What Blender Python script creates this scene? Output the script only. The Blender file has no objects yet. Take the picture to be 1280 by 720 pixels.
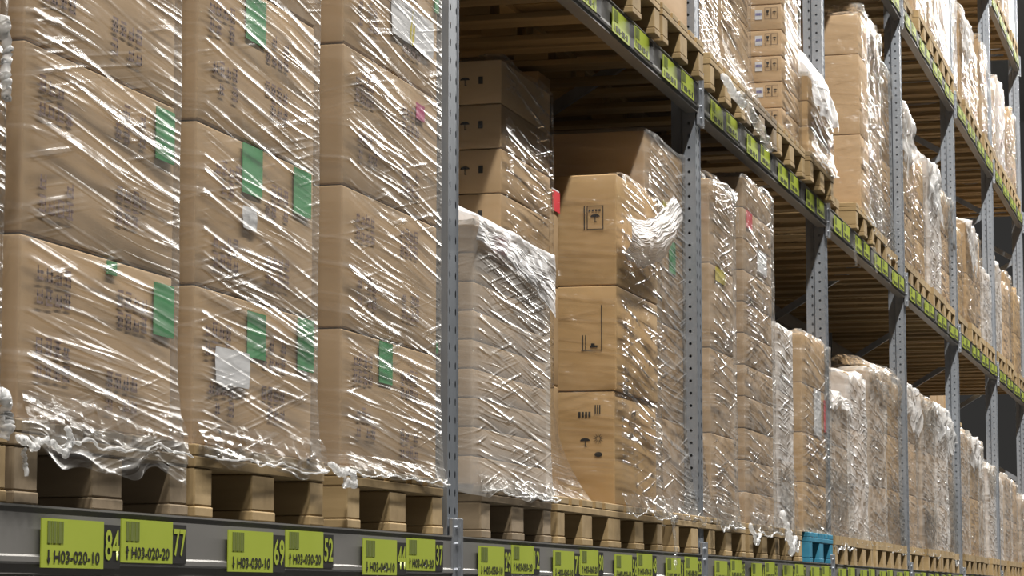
import bpy, math, random
from mathutils import Vector, Matrix, noise
random.seed(7)
C = bpy.context.scene.collection

# ------------------------------------------------------------------ camera
F, PW, PH = 3300.0, 1280, 720
CZ = 1.65
YAW, PITCH = math.radians(15.25496), math.radians(6.60303)
DV = Vector((math.cos(YAW)*math.cos(PITCH), math.sin(YAW)*math.cos(PITCH), math.sin(PITCH)))
RV = Vector((math.sin(YAW), -math.cos(YAW), 0)); UV = RV.cross(DV)
EYE = Vector((0, 0, CZ))
cam = bpy.data.cameras.new('camera'); co = bpy.data.objects.new('camera', cam); C.objects.link(co)
cam.sensor_width = 36; cam.lens = F/PW*36; cam.clip_start = .05; cam.clip_end = 300
m = Matrix((RV, UV, -DV)).transposed().to_4x4(); m.translation = EYE
co.matrix_world = m
bpy.context.scene.camera = co

def at(px, py, Y):
    d = DV + RV*((px-640)/F) - UV*((py-360)/F)
    return EYE + d*(Y/d.y)

D = 2.055                                   # the aisle face of the racking
POST1, BAY = 6.955, 3.5
def post_x(n): return POST1 + BAY*(n-1)
ZA, ZB, ZC, ZD = 1.804, 3.713, 5.585, 7.255  # beam tops
BH = .12
LEVEL = {'A': ZA, 'B': ZB, 'C': ZC, 'D': ZD}
PAL = .15

# ------------------------------------------------------------------ materials
def mat(name):
    m = bpy.data.materials.new(name); m.use_nodes = True
    nt = m.node_tree; nt.nodes.clear()
    out = nt.nodes.new('ShaderNodeOutputMaterial')
    return m, nt, out
def N(nt, t, **kw):
    n = nt.nodes.new(t)
    for k, v in kw.items():
        if k in n.inputs: n.inputs[k].default_value = v
        else: setattr(n, k, v)
    return n
def L(nt, a, b): nt.links.new(a, b)
def ramp(nt, src, stops):
    r = N(nt, 'ShaderNodeValToRGB'); e = r.color_ramp.elements
    while len(e) < len(stops): e.new(.5)
    for q, (p, c) in zip(e, stops):
        q.position = p; q.color = (c, c, c, 1) if isinstance(c, (int, float)) else tuple(c)+(1,)
    L(nt, src, r.inputs[0]); return r
def math_(nt, op, a, b=None, clamp=False):
    n = N(nt, 'ShaderNodeMath', operation=op); n.use_clamp = clamp
    for i, v in enumerate((a, b)):
        if v is None: continue
        if isinstance(v, (int, float)): n.inputs[i].default_value = v
        else: L(nt, v, n.inputs[i])
    return n.outputs[0]

def surface(name, c1, c2, scale=(3, 3, 3), rough=.7, metal=0.0, bump=.15, dist=.002, detail=5, spec=.4, vary=0.0):
    m, nt, out = mat(name)
    p = N(nt, 'ShaderNodeBsdfPrincipled', Roughness=rough, Metallic=metal)
    p.inputs['Specular IOR Level'].default_value = spec
    tc = N(nt, 'ShaderNodeTexCoord'); mp = N(nt, 'ShaderNodeMapping'); mp.inputs['Scale'].default_value = scale
    oi = N(nt, 'ShaderNodeObjectInfo')
    ad = N(nt, 'ShaderNodeVectorMath', operation='ADD'); sc = math_(nt, 'MULTIPLY', oi.outputs['Random'], 31.0)
    L(nt, tc.outputs['Object'], ad.inputs[0]); L(nt, sc, ad.inputs[1]); L(nt, ad.outputs[0], mp.inputs[0])
    no = N(nt, 'ShaderNodeTexNoise', Scale=1.0, Detail=detail, Roughness=.6); L(nt, mp.outputs[0], no.inputs[0])
    mx = N(nt, 'ShaderNodeMix', data_type='RGBA'); mx.inputs[6].default_value = (*c1, 1); mx.inputs[7].default_value = (*c2, 1)
    r = ramp(nt, no.outputs[0], [(.3, 0.0), (.7, 1.0)]); L(nt, r.outputs[0], mx.inputs[0])
    col = mx.outputs[2]
    if vary:
        hs = N(nt, 'ShaderNodeHueSaturation'); L(nt, col, hs.inputs['Color'])
        mr = N(nt, 'ShaderNodeMapRange'); L(nt, oi.outputs['Random'], mr.inputs[0])
        mr.inputs[3].default_value = 1-vary; mr.inputs[4].default_value = 1+vary
        L(nt, mr.outputs[0], hs.inputs['Value']); col = hs.outputs[0]
    L(nt, col, p.inputs['Base Color'])
    b = N(nt, 'ShaderNodeBump', Strength=bump, Distance=dist); L(nt, no.outputs[0], b.inputs['Height']); L(nt, b.outputs[0], p.inputs['Normal'])
    L(nt, p.outputs[0], out.inputs[0]); return m

M = {}
M['card'] = surface('cardboard', (.345, .228, .115), (.405, .272, .145), (2, 2, 14), .75, bump=.25, dist=.002, vary=.10)
M['card_pale'] = surface('pale_cardboard', (.47, .32, .18), (.54, .375, .22), (2, 2, 12), .75, bump=.25, dist=.002, vary=.08)
M['card_gold'] = surface('golden_cardboard', (.42, .265, .11), (.49, .32, .15), (2, 2, 12), .65, bump=.3, dist=.002, vary=.08)
M['wood'] = surface('pallet_wood', (.25, .17, .075), (.42, .30, .15), (9, 1.2, 9), .8, bump=.5, dist=.003, vary=.15)
M['wood_old'] = surface('weathered_pallet_wood', (.17, .125, .075), (.29, .22, .14), (9, 1.5, 9), .85, bump=.6, dist=.003, vary=.18)
M['wood_blue'] = surface('blue_painted_wood', (.02, .17, .28), (.05, .26, .38), (8, 2, 8), .6, bump=.4, dist=.002)
M['steel'] = surface('galvanised_steel', (.30, .325, .36), (.40, .43, .47), (14, 14, 5), .42, .75, bump=.05, dist=.001)
M['beam'] = surface('grey_beam_steel', (.205, .198, .185), (.25, .24, .225), (1.5, 6, 6), .45, .35, bump=.05, dist=.001)
M['bracket'] = surface('zinc_bracket', (.36, .38, .41), (.44, .46, .49), (14, 14, 14), .4, .75, bump=.05, dist=.001)
M['lime'] = surface('lime_label', (.33, .40, .035), (.36, .43, .045), (5, 5, 5), .5, bump=0.0)
M['olive'] = surface('olive_barcode', (.13, .16, .035), (.15, .18, .04), (5, 5, 5), .5, bump=0.0)
M['black'] = surface('black_ink', (.015, .014, .012), (.02, .018, .016), (5, 5, 5), .5, bump=0.0)
M['ink'] = surface('purple_grey_ink', (.17, .11, .10), (.23, .15, .125), (60, 60, 60), .7, bump=0.0)
M['blue_ink'] = surface('blue_ink', (.10, .09, .30), (.14, .13, .36), (30, 30, 30), .6, bump=0.0)
M['green'] = surface('green_sticker', (.055, .27, .10), (.08, .33, .13), (20, 20, 20), .5, bump=.1)
M['red'] = surface('red_sticker', (.60, .03, .05), (.68, .05, .07), (20, 20, 20), .5, bump=.1)
M['magenta'] = surface('magenta_sticker', (.45, .06, .18), (.5, .08, .2), (20, 20, 20), .5, bump=.1)
M['yellow'] = surface('yellow_sticker', (.60, .50, .04), (.66, .55, .06), (20, 20, 20), .5, bump=.1)
M['paper'] = surface('white_paper', (.62, .62, .64), (.70, .70, .71), (8, 8, 8), .6, bump=.2)
M['concrete'] = surface('concrete_floor', (.04, .039, .038), (.055, .053, .05), (.8, .8, .8), .35, bump=.1)
M['wallpaint'] = surface('back_wall_paint', (.10, .095, .09), (.13, .125, .12), (.5, .5, .5), .8, bump=.05)
M['roof'] = surface('roof_sheet', (.45, .45, .44), (.5, .5, .49), (.3, 6, .3), .6, bump=.1)

def film(name, base=.10, fold=.45, gloss=.9, rough=.2, tint=(.80, .78, .75), bump=1.0, shadow=.96, flat=.22, slow_d=.05, drift=.035):
    m, nt, out = mat(name)
    tc = N(nt, 'ShaderNodeTexCoord'); oi = N(nt, 'ShaderNodeObjectInfo')
    off = N(nt, 'ShaderNodeCombineXYZ')
    L(nt, math_(nt, 'MULTIPLY', oi.outputs['Random'], 41.0), off.inputs[0]); L(nt, math_(nt, 'MULTIPLY', oi.outputs['Random'], 17.0), off.inputs[1])
    uv = N(nt, 'ShaderNodeVectorMath', operation='ADD'); L(nt, tc.outputs['UV'], uv.inputs[0]); L(nt, off.outputs[0], uv.inputs[1])
    # slow drift of the wrap direction
    wn = N(nt, 'ShaderNodeTexNoise', Scale=2.2, Detail=1.0); L(nt, uv.outputs[0], wn.inputs[0])
    wv = N(nt, 'ShaderNodeVectorMath', operation='MULTIPLY_ADD'); L(nt, wn.outputs['Color'], wv.inputs[0])
    wv.inputs[1].default_value = (.0, drift, 0); L(nt, uv.outputs[0], wv.inputs[2])
    def streak(ang, sx, sy, det=2.0, o=0.0):
        mp = N(nt, 'ShaderNodeMapping', vector_type='TEXTURE'); mp.inputs['Rotation'].default_value = (0, 0, math.radians(ang))
        mp.inputs['Scale'].default_value = (1/sx, 1/sy, 1); mp.inputs['Location'].default_value = (o, o*.7, 0)
        L(nt, wv.outputs[0], mp.inputs[0])
        n = N(nt, 'ShaderNodeTexNoise', Scale=1.0, Detail=det, Roughness=.5); L(nt, mp.outputs[0], n.inputs[0])
        return n.outputs[0]
    a = streak(-8, 1.0, 40.0, 1.0); b = streak(-3, 1.2, 52.0, 1.0, 3.3); c = streak(13, 1.3, 50.0, 1.0, 7.1)
    zone = N(nt, 'ShaderNodeTexNoise', Scale=3.0, Detail=1.0); L(nt, uv.outputs[0], zone.inputs[0])
    z1 = ramp(nt, zone.outputs[0], [(.40, 0.0), (.60, 1.0)]).outputs[0]
    zone2 = N(nt, 'ShaderNodeTexNoise', Scale=4.3, Detail=1.0); mp2 = N(nt, 'ShaderNodeMapping'); mp2.inputs['Location'].default_value = (5, 9, 0)
    L(nt, uv.outputs[0], mp2.inputs[0]); L(nt, mp2.outputs[0], zone2.inputs[0])
    z2 = ramp(nt, zone2.outputs[0], [(.45, 0.0), (.62, 1.0)]).outputs[0]
    zone0 = N(nt, 'ShaderNodeTexNoise', Scale=3.7, Detail=1.0); mp0 = N(nt, 'ShaderNodeMapping'); mp0.inputs['Location'].default_value = (2, 4, 0)
    L(nt, uv.outputs[0], mp0.inputs[0]); L(nt, mp0.outputs[0], zone0.inputs[0])
    z0 = ramp(nt, zone0.outputs[0], [(.32, .25), (.56, 1.0)]).outputs[0]
    def ridge(x):   # thin folds standing up out of a smooth sheet
        return ramp(nt, x, [(.505, 0.0), (.60, .32), (.71, 1.0)]).outputs[0]
    ra, rb, rc = ridge(a), ridge(b), ridge(c)
    h = math_(nt, 'ADD', math_(nt, 'MULTIPLY', ra, z0), math_(nt, 'MULTIPLY', rb, z1)); h = math_(nt, 'ADD', h, math_(nt, 'MULTIPLY', rc, math_(nt, 'MULTIPLY', z2, .8)))
    geo = N(nt, 'ShaderNodeNewGeometry'); sx_ = N(nt, 'ShaderNodeSeparateXYZ'); L(nt, geo.outputs['True Normal'], sx_.inputs[0])
    taut = math_(nt, 'SUBTRACT', 1.0, math_(nt, 'MULTIPLY', math_(nt, 'ABSOLUTE', sx_.outputs[0]), .72)); h = math_(nt, 'MULTIPLY', h, taut)
    fine = N(nt, 'ShaderNodeTexNoise', Scale=38.0, Detail=3.0); L(nt, uv.outputs[0], fine.inputs[0])
    hh = math_(nt, 'ADD', h, math_(nt, 'MULTIPLY', fine.outputs[0], .12))
    bp = N(nt, 'ShaderNodeBump', Strength=bump, Distance=.006); L(nt, hh, bp.inputs['Height'])
    slow = N(nt, 'ShaderNodeTexNoise', Scale=7.0, Detail=2.0); L(nt, uv.outputs[0], slow.inputs[0])
    b0 = N(nt, 'ShaderNodeBump', Strength=1.0, Distance=slow_d); L(nt, slow.outputs[0], b0.inputs['Height']); L(nt, b0.outputs[0], bp.inputs['Normal'])
    tr = N(nt, 'ShaderNodeBsdfTransparent'); tr.inputs[0].default_value = (shadow, shadow, shadow*.99, 1)
    df = N(nt, 'ShaderNodeBsdfDiffuse'); df.inputs[0].default_value = (*tint, 1); L(nt, bp.outputs[0], df.inputs['Normal'])
    tl = N(nt, 'ShaderNodeBsdfTranslucent'); tl.inputs[0].default_value = (*tint, 1)
    mk = N(nt, 'ShaderNodeMixShader'); mk.inputs[0].default_value = .35; L(nt, df.outputs[0], mk.inputs[1]); L(nt, tl.outputs[0], mk.inputs[2])
    fac = math_(nt, 'ADD', math_(nt, 'MULTIPLY', h, fold*.35), base, True)
    fac = math_(nt, 'MINIMUM', fac, .95)
    body = N(nt, 'ShaderNodeMixShader'); L(nt, fac, body.inputs[0]); L(nt, tr.outputs[0], body.inputs[1]); L(nt, mk.outputs[0], body.inputs[2])
    gl = N(nt, 'ShaderNodeBsdfGlossy', Roughness=rough); gl.inputs[0].default_value = (1, 1, 1, 1); L(nt, bp.outputs[0], gl.inputs['Normal'])
    fr = N(nt, 'ShaderNodeFresnel', IOR=1.5); L(nt, bp.outputs[0], fr.inputs['Normal'])
    ff = math_(nt, 'MULTIPLY', fr.outputs[0], math_(nt, 'MULTIPLY', math_(nt, 'ADD', math_(nt, 'MULTIPLY', h, 1.1), flat, True), gloss), True)
    sh = N(nt, 'ShaderNodeMixShader'); L(nt, ff, sh.inputs[0]); L(nt, body.outputs[0], sh.inputs[1]); L(nt, gl.outputs[0], sh.inputs[2])
    L(nt, sh.outputs[0], out.inputs[0]); return m
M['film'] = film('stretch_film', .03, .38, gloss=1.2, flat=.10)
M['film_near'] = film('taut_stretch_film', .10, .75, gloss=.62, rough=.27, drift=.02, slow_d=.012, flat=.16)
M['film_far'] = film('slack_stretch_film', .16, .6)
M['film_far_milky'] = film('slack_milky_film', .30, .6)
M['film_veil'] = film('thick_stretch_film', .34, .5, slow_d=.012, flat=.12)
M['film_cap'] = film('opaque_white_film', .80, .3, tint=(.86, .86, .87), gloss=.5)
M['film_milky'] = film('milky_stretch_film', .07, .4, gloss=1.2, flat=.12)
M['film_white'] = film('bunched_white_film', .5, .6, tint=(.86, .86, .86))

# ------------------------------------------------------------------ mesh helpers
class MB:
    def __init__(s): s.v = []; s.f = []; s.mi = []; s.uv = None
    def add(s, vs, fs, mi=0):
        o = len(s.v); s.v += [tuple(p) for p in vs]; s.f += [tuple(i+o for i in f) for f in fs]; s.mi += [mi]*len(fs); return s
    def box(s, x0, x1, y0, y1, z0, z1, mi=0, ch=0.0):
        if ch <= 0:
            return s.add([(x, y, z) for z in (z0, z1) for y in (y0, y1) for x in (x0, x1)],
                         [(0, 2, 3, 1), (4, 5, 7, 6), (0, 1, 5, 4), (2, 6, 7, 3), (0, 4, 6, 2), (1, 3, 7, 5)], mi)
        vs, fs = rbox(x1-x0, y1-y0, z1-z0, ch, 1)
        cx, cy, cz = (x0+x1)/2, (y0+y1)/2, (z0+z1)/2
        return s.add([(x+cx, y+cy, z+cz) for x, y, z in vs], fs, mi)
    def bar(s, a, b, w, t, up=(0, 0, 1)):
        a, b = Vector(a), Vector(b); d = (b-a).normalized(); n = d.cross(Vector(up)).normalized(); k = n.cross(d)
        vs = [p + n*sx*w/2 + k*sy*t/2 for p in (a, b) for sx, sy in ((-1, -1), (1, -1), (1, 1), (-1, 1))]
        return s.add(vs, [(3, 2, 1, 0), (4, 5, 6, 7), (0, 1, 5, 4), (1, 2, 6, 5), (2, 3, 7, 6), (3, 0, 4, 7)])
    def tube(s, pts, rad, n=7):
        P = [Vector(p) for p in pts]; vs, fs = [], []
        for i, p in enumerate(P):
            d = (P[min(i+1, len(P)-1)]-P[max(i-1, 0)]).normalized()
            q = d.cross(Vector((.13, .31, .94))).normalized(); w = d.cross(q)
            r = rad[i] if isinstance(rad, list) else rad
            for k in range(n):
                a = 2*math.pi*k/n; vs.append(p + q*math.cos(a)*r + w*math.sin(a)*r)
        for i in range(len(P)-1):
            for k in range(n):
                fs.append((i*n+k, i*n+(k+1) % n, (i+1)*n+(k+1) % n, (i+1)*n+k))
        fs.append(tuple(range(n-1, -1, -1))); fs.append(tuple((len(P)-1)*n+k for k in range(n)))
        return s.add(vs, fs)
    def mesh(s, name, mats, smooth=False):
        me = bpy.data.meshes.new(name); me.from_pydata(s.v, [], s.f)
        for m_ in (mats if isinstance(mats, (list, tuple)) else [mats]): me.materials.append(m_)
        me.polygons.foreach_set('material_index', s.mi)
        if smooth: me.polygons.foreach_set('use_smooth', [True]*len(s.f))
        if s.uv:
            ul = me.uv_layers.new(name='UVMap')
            for lp in me.loops: ul.data[lp.index].uv = s.uv[lp.vertex_index]
        me.update(); return me

def rbox(w, d, h, r, n=2, bulge=0.0, cuts=0):
    """box with rounded edges, as welded grid; optional bulge of the faces"""
    def ax(L_):
        a = [-L_/2 + r*(1-math.cos(math.pi/2*i/n)) if False else -L_/2 + r*i/n for i in range(n+1)]
        mid = [(-L_/2+r) + (L_-2*r)*(i+1)/(cuts+1) for i in range(cuts)]
        return a + mid + [-v for v in reversed(a)]
    X, Y, Z = ax(w), ax(d), ax(h); vs, fs, idx = [], [], {}
    def vid(i, j, k):
        key = (i, j, k)
        if key not in idx:
            p = Vector((X[i], Y[j], Z[k]))
            c = Vector((max(-w/2+r, min(w/2-r, p.x)), max(-d/2+r, min(d/2-r, p.y)), max(-h/2+r, min(h/2-r, p.z))))
            e = p-c
            if e.length > 1e-9 and (abs(e.x) > 1e-9)+(abs(e.y) > 1e-9)+(abs(e.z) > 1e-9) > 1: p = c + e.normalized()*max(abs(e.x), abs(e.y), abs(e.z))
            if bulge:
                u, v_, q = p.x/(w/2), p.y/(d/2), p.z/(h/2)
                p += Vector((bulge*u*(1-v_*v_)*(1-q*q), bulge*v_*(1-u*u)*(1-q*q), 0))
            idx[key] = len(vs); vs.append(p)
        return idx[key]
    nx, ny, nz = len(X)-1, len(Y)-1, len(Z)-1
    for i in range(nx):
        for j in range(ny):
            fs.append((vid(i, j, 0), vid(i, j+1, 0), vid(i+1, j+1, 0), vid(i+1, j, 0)))
            fs.append((vid(i, j, nz), vid(i+1, j, nz), vid(i+1, j+1, nz), vid(i, j+1, nz)))
    for i in range(nx):
        for k in range(nz):
            fs.append((vid(i, 0, k), vid(i+1, 0, k), vid(i+1, 0, k+1), vid(i, 0, k+1)))
            fs.append((vid(i, ny, k), vid(i, ny, k+1), vid(i+1, ny, k+1), vid(i+1, ny, k)))
    for j in range(ny):
        for k in range(nz):
            fs.append((vid(0, j, k), vid(0, j, k+1), vid(0, j+1, k+1), vid(0, j+1, k)))
            fs.append((vid(nx, j, k), vid(nx, j+1, k), vid(nx, j+1, k+1), vid(nx, j, k+1)))
    return vs, fs

def obj(name, me, parent=None, loc=None, label=None, cat=None, group=None, kind=None):
    o = bpy.data.objects.new(name, me); C.objects.link(o)
    if parent: o.parent = parent
    if loc is not None: o.location = loc
    if label: o['label'] = label
    if cat: o['category'] = cat
    if group: o['group'] = group
    if kind: o['kind'] = kind
    return o
def copy_tree(src, loc, label, group=None):
    c = src.copy(); C.objects.link(c); c.location = loc; c['label'] = label
    if group: c['group'] = group
    for ch in src.children:
        k = ch.copy(); C.objects.link(k); k.parent = c
        for g in ch.children:
            q = g.copy(); C.objects.link(q); q.parent = k
    return c

ORD = ['first', 'second', 'third', 'fourth', 'fifth', 'sixth', 'seventh', 'eighth', 'ninth', 'tenth', 'eleventh', 'twelfth']

# ------------------------------------------------------------------ the hall
def struct(name, me): return obj(name, me, kind='structure')
struct('floor', MB().box(-14, 90, -9, 9.5, -.2, 0).mesh('floor', M['concrete']))
struct('ceiling', MB().box(-14, 90, -9, 9.5, 17.6, 17.8).mesh('ceiling', M['roof']))
struct('wall_back', MB().box(-14, 90, 9.3, 9.5, 0, 17.6).mesh('wall_back', M['wallpaint']))

# ------------------------------------------------------------------ racking: upright frames
def hole_strip(mb, o, du, dv, w, z0, z1, pitch, holes):
    """a vertical strip with rows of real holes. o: origin, du: unit across, holes: [(s, half w, half h, phase)]"""
    o, du = Vector(o), Vector(du)
    edges = [0.0]
    hs = sorted(holes)
    for a, b in zip(hs, hs[1:]): edges.append((a[0]+b[0])/2)
    edges.append(w)
    for (s, hw, hh, ph), s0, s1 in zip(hs, edges, edges[1:]):
        z = z0 - pitch*ph
        while z < z1:
            za, zb = max(z, z0), min(z+pitch, z1)
            zc = z+pitch/2
            if zc-hh < za+.001 or zc+hh > zb-.001:
                mb.add([o+du*s0+Vector((0, 0, za)), o+du*s1+Vector((0, 0, za)), o+du*s1+Vector((0, 0, zb)), o+du*s0+Vector((0, 0, zb))], [(0, 1, 2, 3)])
            else:
                sm = s
                outer = [(s0, za), (sm, za), (s1, za), (s1, zc), (s1, zb), (sm, zb), (s0, zb), (s0, zc)]
                q = .7071
                inner = [(s-hw*q, zc-hh*q), (s, zc-hh), (s+hw*q, zc-hh*q), (s+hw, zc), (s+hw*q, zc+hh*q), (s, zc+hh), (s-hw*q, zc+hh*q), (s-hw, zc)]
                vs = [o+du*a+Vector((0, 0, b)) for a, b in outer+inner]
                mb.add(vs, [(i, (i+1) % 8, 8+(i+1) % 8, 8+i) for i in range(8)])
            z += pitch
PT = 9.0
def post_mesh(holes=True):
    mb = MB(); P = .05; w = .1
    H1 = [(.022, .0055, .011, 0), (.078, .0055, .011, 0)]
    hole_strip(mb, (-.05, 0, 0), (1, 0, 0), None, .1, 0, PT, P, H1)                                # face to the aisle
    for sx in (-1, 1):
        hole_strip(mb, (sx*.05, 0, 0), (0, 1, 0), None, .052, 0, PT, P, [(.026, .0062, .0062, .5)])   # side, round holes
        mb.add([(sx*.05, .052, 0), (sx*.05, .052, PT), (sx*.041, .060, PT), (sx*.041, .060, 0)], [(0, 1, 2, 3)])
        hole_strip(mb, (sx*.041, .060, 0), (0, 1, 0), None, .04, 0, PT, P, [(.008, .0045, .009, 0)])
        mb.add([(sx*.041, .1, 0), (sx*.041, .1, PT), (sx*.022, .1, PT), (sx*.022, .1, 0)], [(0, 1, 2, 3)])
        mb.box(sx*.050-.0012, sx*.050+.0012, -.0015, .0012, 0, PT)                                # rolled corner bead
    return mb.mesh('post', M['steel'])
pm = post_mesh()
foot = MB().box(-.08, .08, -.03, .13, 0, .008).mesh('base_plate', M['steel'])
bm_ = MB()
FD = 1.1
def frame():
    r = obj('rack_upright_frame', None, label='x', cat='rack upright')
    obj('post', pm, r); o = obj('post', pm, r, (0, FD, 0)); o.rotation_euler = (0, 0, math.pi)
    obj('base_plate', foot, r); obj('base_plate', foot, r, (0, FD-.1, 0))
    z = .5; k = 0
    while z < PT-.7:
        a, b = (.085, z), (FD-.085, z+.56)
        if k % 2: a, b = (FD-.085, z), (.085, z+.56)
        me = MB().bar((0, a[0], a[1]), (0, b[0], b[1]), .045, .03, (1, 0, 0)).mesh('brace', M['steel'])
        obj('brace', me, r); z += .58; k += 1
    return r
PLAB = {0: 'galvanised rack upright at the far left, before the first load',
        1: 'nearest galvanised rack upright, right of label 37',
        2: 'second galvanised rack upright, between the fourth and fifth loads past the nearest one',
        3: 'third galvanised rack upright, beside the blue pallet',
        4: 'fourth galvanised rack upright, the next one right of the blue pallet upright',
        5: 'fifth galvanised rack upright, third from the right edge',
        6: 'sixth galvanised rack upright, second from the right edge',
        7: 'seventh galvanised rack upright, at the right edge of the photo'}
f0 = frame()
for n in range(0, 8):
    loc = (post_x(n), D+.012, 0)
    if n == 0: f0.location = loc; f0['label'] = PLAB[0]
    else: copy_tree(f0, loc, PLAB[n])
for o in C.objects:
    if o.get('category') == 'rack upright': o['group'] = 'upright frames of the pallet racking'

# ------------------------------------------------------------------ racking: beams with location labels
def text_mesh(s, size, w, m_):
    cu = bpy.data.curves.new('t', 'FONT'); cu.body = s; cu.size = size; cu.fill_mode = 'FRONT'; cu.resolution_u = 3; cu.offset = .0006*size/.03
    o = bpy.data.objects.new('t', cu); C.objects.link(o)
    dg = bpy.context.evaluated_depsgraph_get(); me = bpy.data.meshes.new_from_object(o.evaluated_get(dg))
    bpy.data.objects.remove(o); xs = [v.co.x for v in me.vertices]; ys = [v.co.y for v in me.vertices]
    sx = w/(max(xs)-min(xs)); x0, y0 = min(xs), min(ys)
    for v in me.vertices: v.co = ((v.co.x-x0)*sx, -.0, v.co.y-y0)
    me.materials.clear(); me.materials.append(m_); return me
BL = BAY-.1
def beam_mesh():
    mb = MB()
    prof = [(0, 0), (.0, -.085), (-.006, -.089), (-.006, -.098), (.0, -.102), (.0, -.12), (.05, -.12), (.05, -.03), (.012, -.03), (.012, 0)]
    n = len(prof); vs = [(x, y, z) for x in (0, BL) for y, z in prof]
    mb.add(vs, [tuple(range(n)), tuple(range(2*n-1, n-1, -1))]+[(i+n, (i+1) % n+n, (i+1) % n, i) for i in range(n)])
    mb.box(0, BL, -.003, .014, -.002, .002)
    return mb.mesh('beam', M['beam'])
bmesh_ = beam_mesh()
def conn_mesh(s):
    mb = MB(); mb.box(min(0, s*.048), max(0, s*.048), -.006, .006, -.17, .05, ch=.002)
    mb.box(min(s*.044, s*.050), max(s*.044, s*.050), -.016, .006, -.17, .05, ch=.001)
    for z in (-.14, -.09, -.02, .025):
        mb.tube([(s*.03, -.012, z), (s*.03, -.004, z)], .006, 8)
    return mb.mesh('connector', M['bracket'])
cl, cr = conn_mesh(-1), conn_mesh(1)

def label_parts(parent, x0, w, z1, h, code, num, text=True):
    """lime location label with barcode block, arrow and code, black panel with a number"""
    lw = w*.78
    lab = obj('location_label', MB().box(0, lw, -.0022, 0, -h, 0).mesh('location_label', M['lime']), parent, (x0, -.0062, z1), label='lime green location label')
    bc = MB()
    for i in range(9):
        x = lw*.09 + lw*.26*i/9; bc.box(x, x+lw*.26/9*(.55 if i % 3 else .95), -.0032, -.002, -h*.50, -h*.05)
    obj('barcode', bc.mesh('barcode', M['olive']), lab)
    dn = code.endswith('10')
    if text:
        t = obj('code', text_mesh(code, .022, lw*.74, M['black']), lab, (lw*.19, -.0032, -h*.90))
        t.data.transform(Matrix.Scale(1.35, 4, (0, 0, 1)))
    else:
        mb = MB()
        for i in range(8):
            if i in (3, 6): mb.box(lw*(.2+.09*i), lw*(.26+.09*i), -.0032, -.002, -h*.80, -h*.77)
            else: mb.box(lw*(.2+.09*i), lw*(.26+.09*i), -.0032, -.002, -h*.90, -h*.66)
        obj('code', mb.mesh('code', M['black']), lab)
    s = 1 if dn else -1; cx, cz = lw*.11, -h*.77
    ar = MB().box(cx-.0025, cx+.0025, -.0032, -.002, cz-.012, cz+.012)
    ar.add([(cx-.008, -.0033, cz-s*.002), (cx+.008, -.0033, cz-s*.002), (cx, -.0033, cz-s*.014)], [(0, 1, 2)])
    obj('arrow', ar.mesh('arrow', M['black']), lab)
    pan = obj('number_panel', MB().box(lw, w, -.0022, 0, -h*.99, -h*.06).mesh('number_panel', M['black']), lab)
    if num:
        nm = text_mesh(num, .06, (w-lw)*.86, M['lime']); zs = max(v.co.z for v in nm.vertices)
        nm.transform(Matrix.Scale(h*.66/zs, 4, (0, 0, 1)))
        obj('number', nm, pan, (lw+(w-lw)*.07, -.0032, -h*.82))

NUM = {20: ('84', '77'), 30: ('69', '52'), 40: ('44', '37'), 50: ('29', '12'), 60: ('71', '90'), 70: ('56', '48'), 80: ('31', '23'),
       90: ('16', '65'), 100: ('41', '58'), 110: ('26', '73'), 120: ('11', '88'), 10: ('19', '92')}
def beam(level, bay, y=D, rear=False, text=True):
    x0 = post_x(bay-1)+.05; z = LEVEL[level]
    wh = {'A': 'lower', 'B': 'middle', 'C': 'third', 'D': 'top'}[level]
    bl = ['nearest bay, with labels H03-020 to H03-040', 'bay between nearest and second upright', 'bay between second and third upright', 'bay between third and fourth upright',
          'bay between fourth and fifth upright', 'bay between fifth and sixth upright', 'bay between sixth and seventh upright'][bay-1]
    if rear: lab = f'{wh} rear beam under the pallets, {bl}'
    else: lab = f'grey {wh} front beam, {bl}'
    b = obj('rack_beam', bmesh_, None, (x0, y, z), lab, 'rack beam', 'grey beams of the pallet racking')
    obj('connector', cl, b, (0, 0, 0)); obj('connector', cr, b, (BL, 0, 0))
    if rear: return b
    for i in range(4):
        c = (bay-1)*40 + (i+1)*10
        if bay == 1 and i == 0: continue
        xa = .145 + .845*i
        if level == 'A' and bay == 1 and i > 0:
            xa = LX[i-1]-x0
        nums = NUM.get(c, (None, None)) if level == 'A' else (None, None)
        t = text and level == 'A'
        if level == 'B': xa += .0
        label_parts(b, xa, .345, -.020, .088, f'H03-{c:03d}-10', nums[0], t)
        label_parts(b, xa+.350, .325, -.012, .083, f'H03-{c:03d}-20', nums[1], t)
    return b
LX = [at(47, 645, D).x, at(281, 657, D).x, at(450, 668, D).x]
for bay in range(1, 8):
    beam('A', bay, text=bay <= 3)
    r = beam('A', bay, D+FD, True); r.rotation_euler = (0, 0, math.pi); r.location.x += BL
for bay in range(2, 8):
    beam('B', bay)
    r = beam('B', bay, D+FD, True); r.rotation_euler = (0, 0, math.pi); r.location.x += BL
for bay in range(3, 8):
    beam('C', bay)
    r = beam('C', bay, D+FD, True); r.rotation_euler = (0, 0, math.pi); r.location.x += BL
for bay in range(4, 8):
    beam('D', bay)

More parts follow.
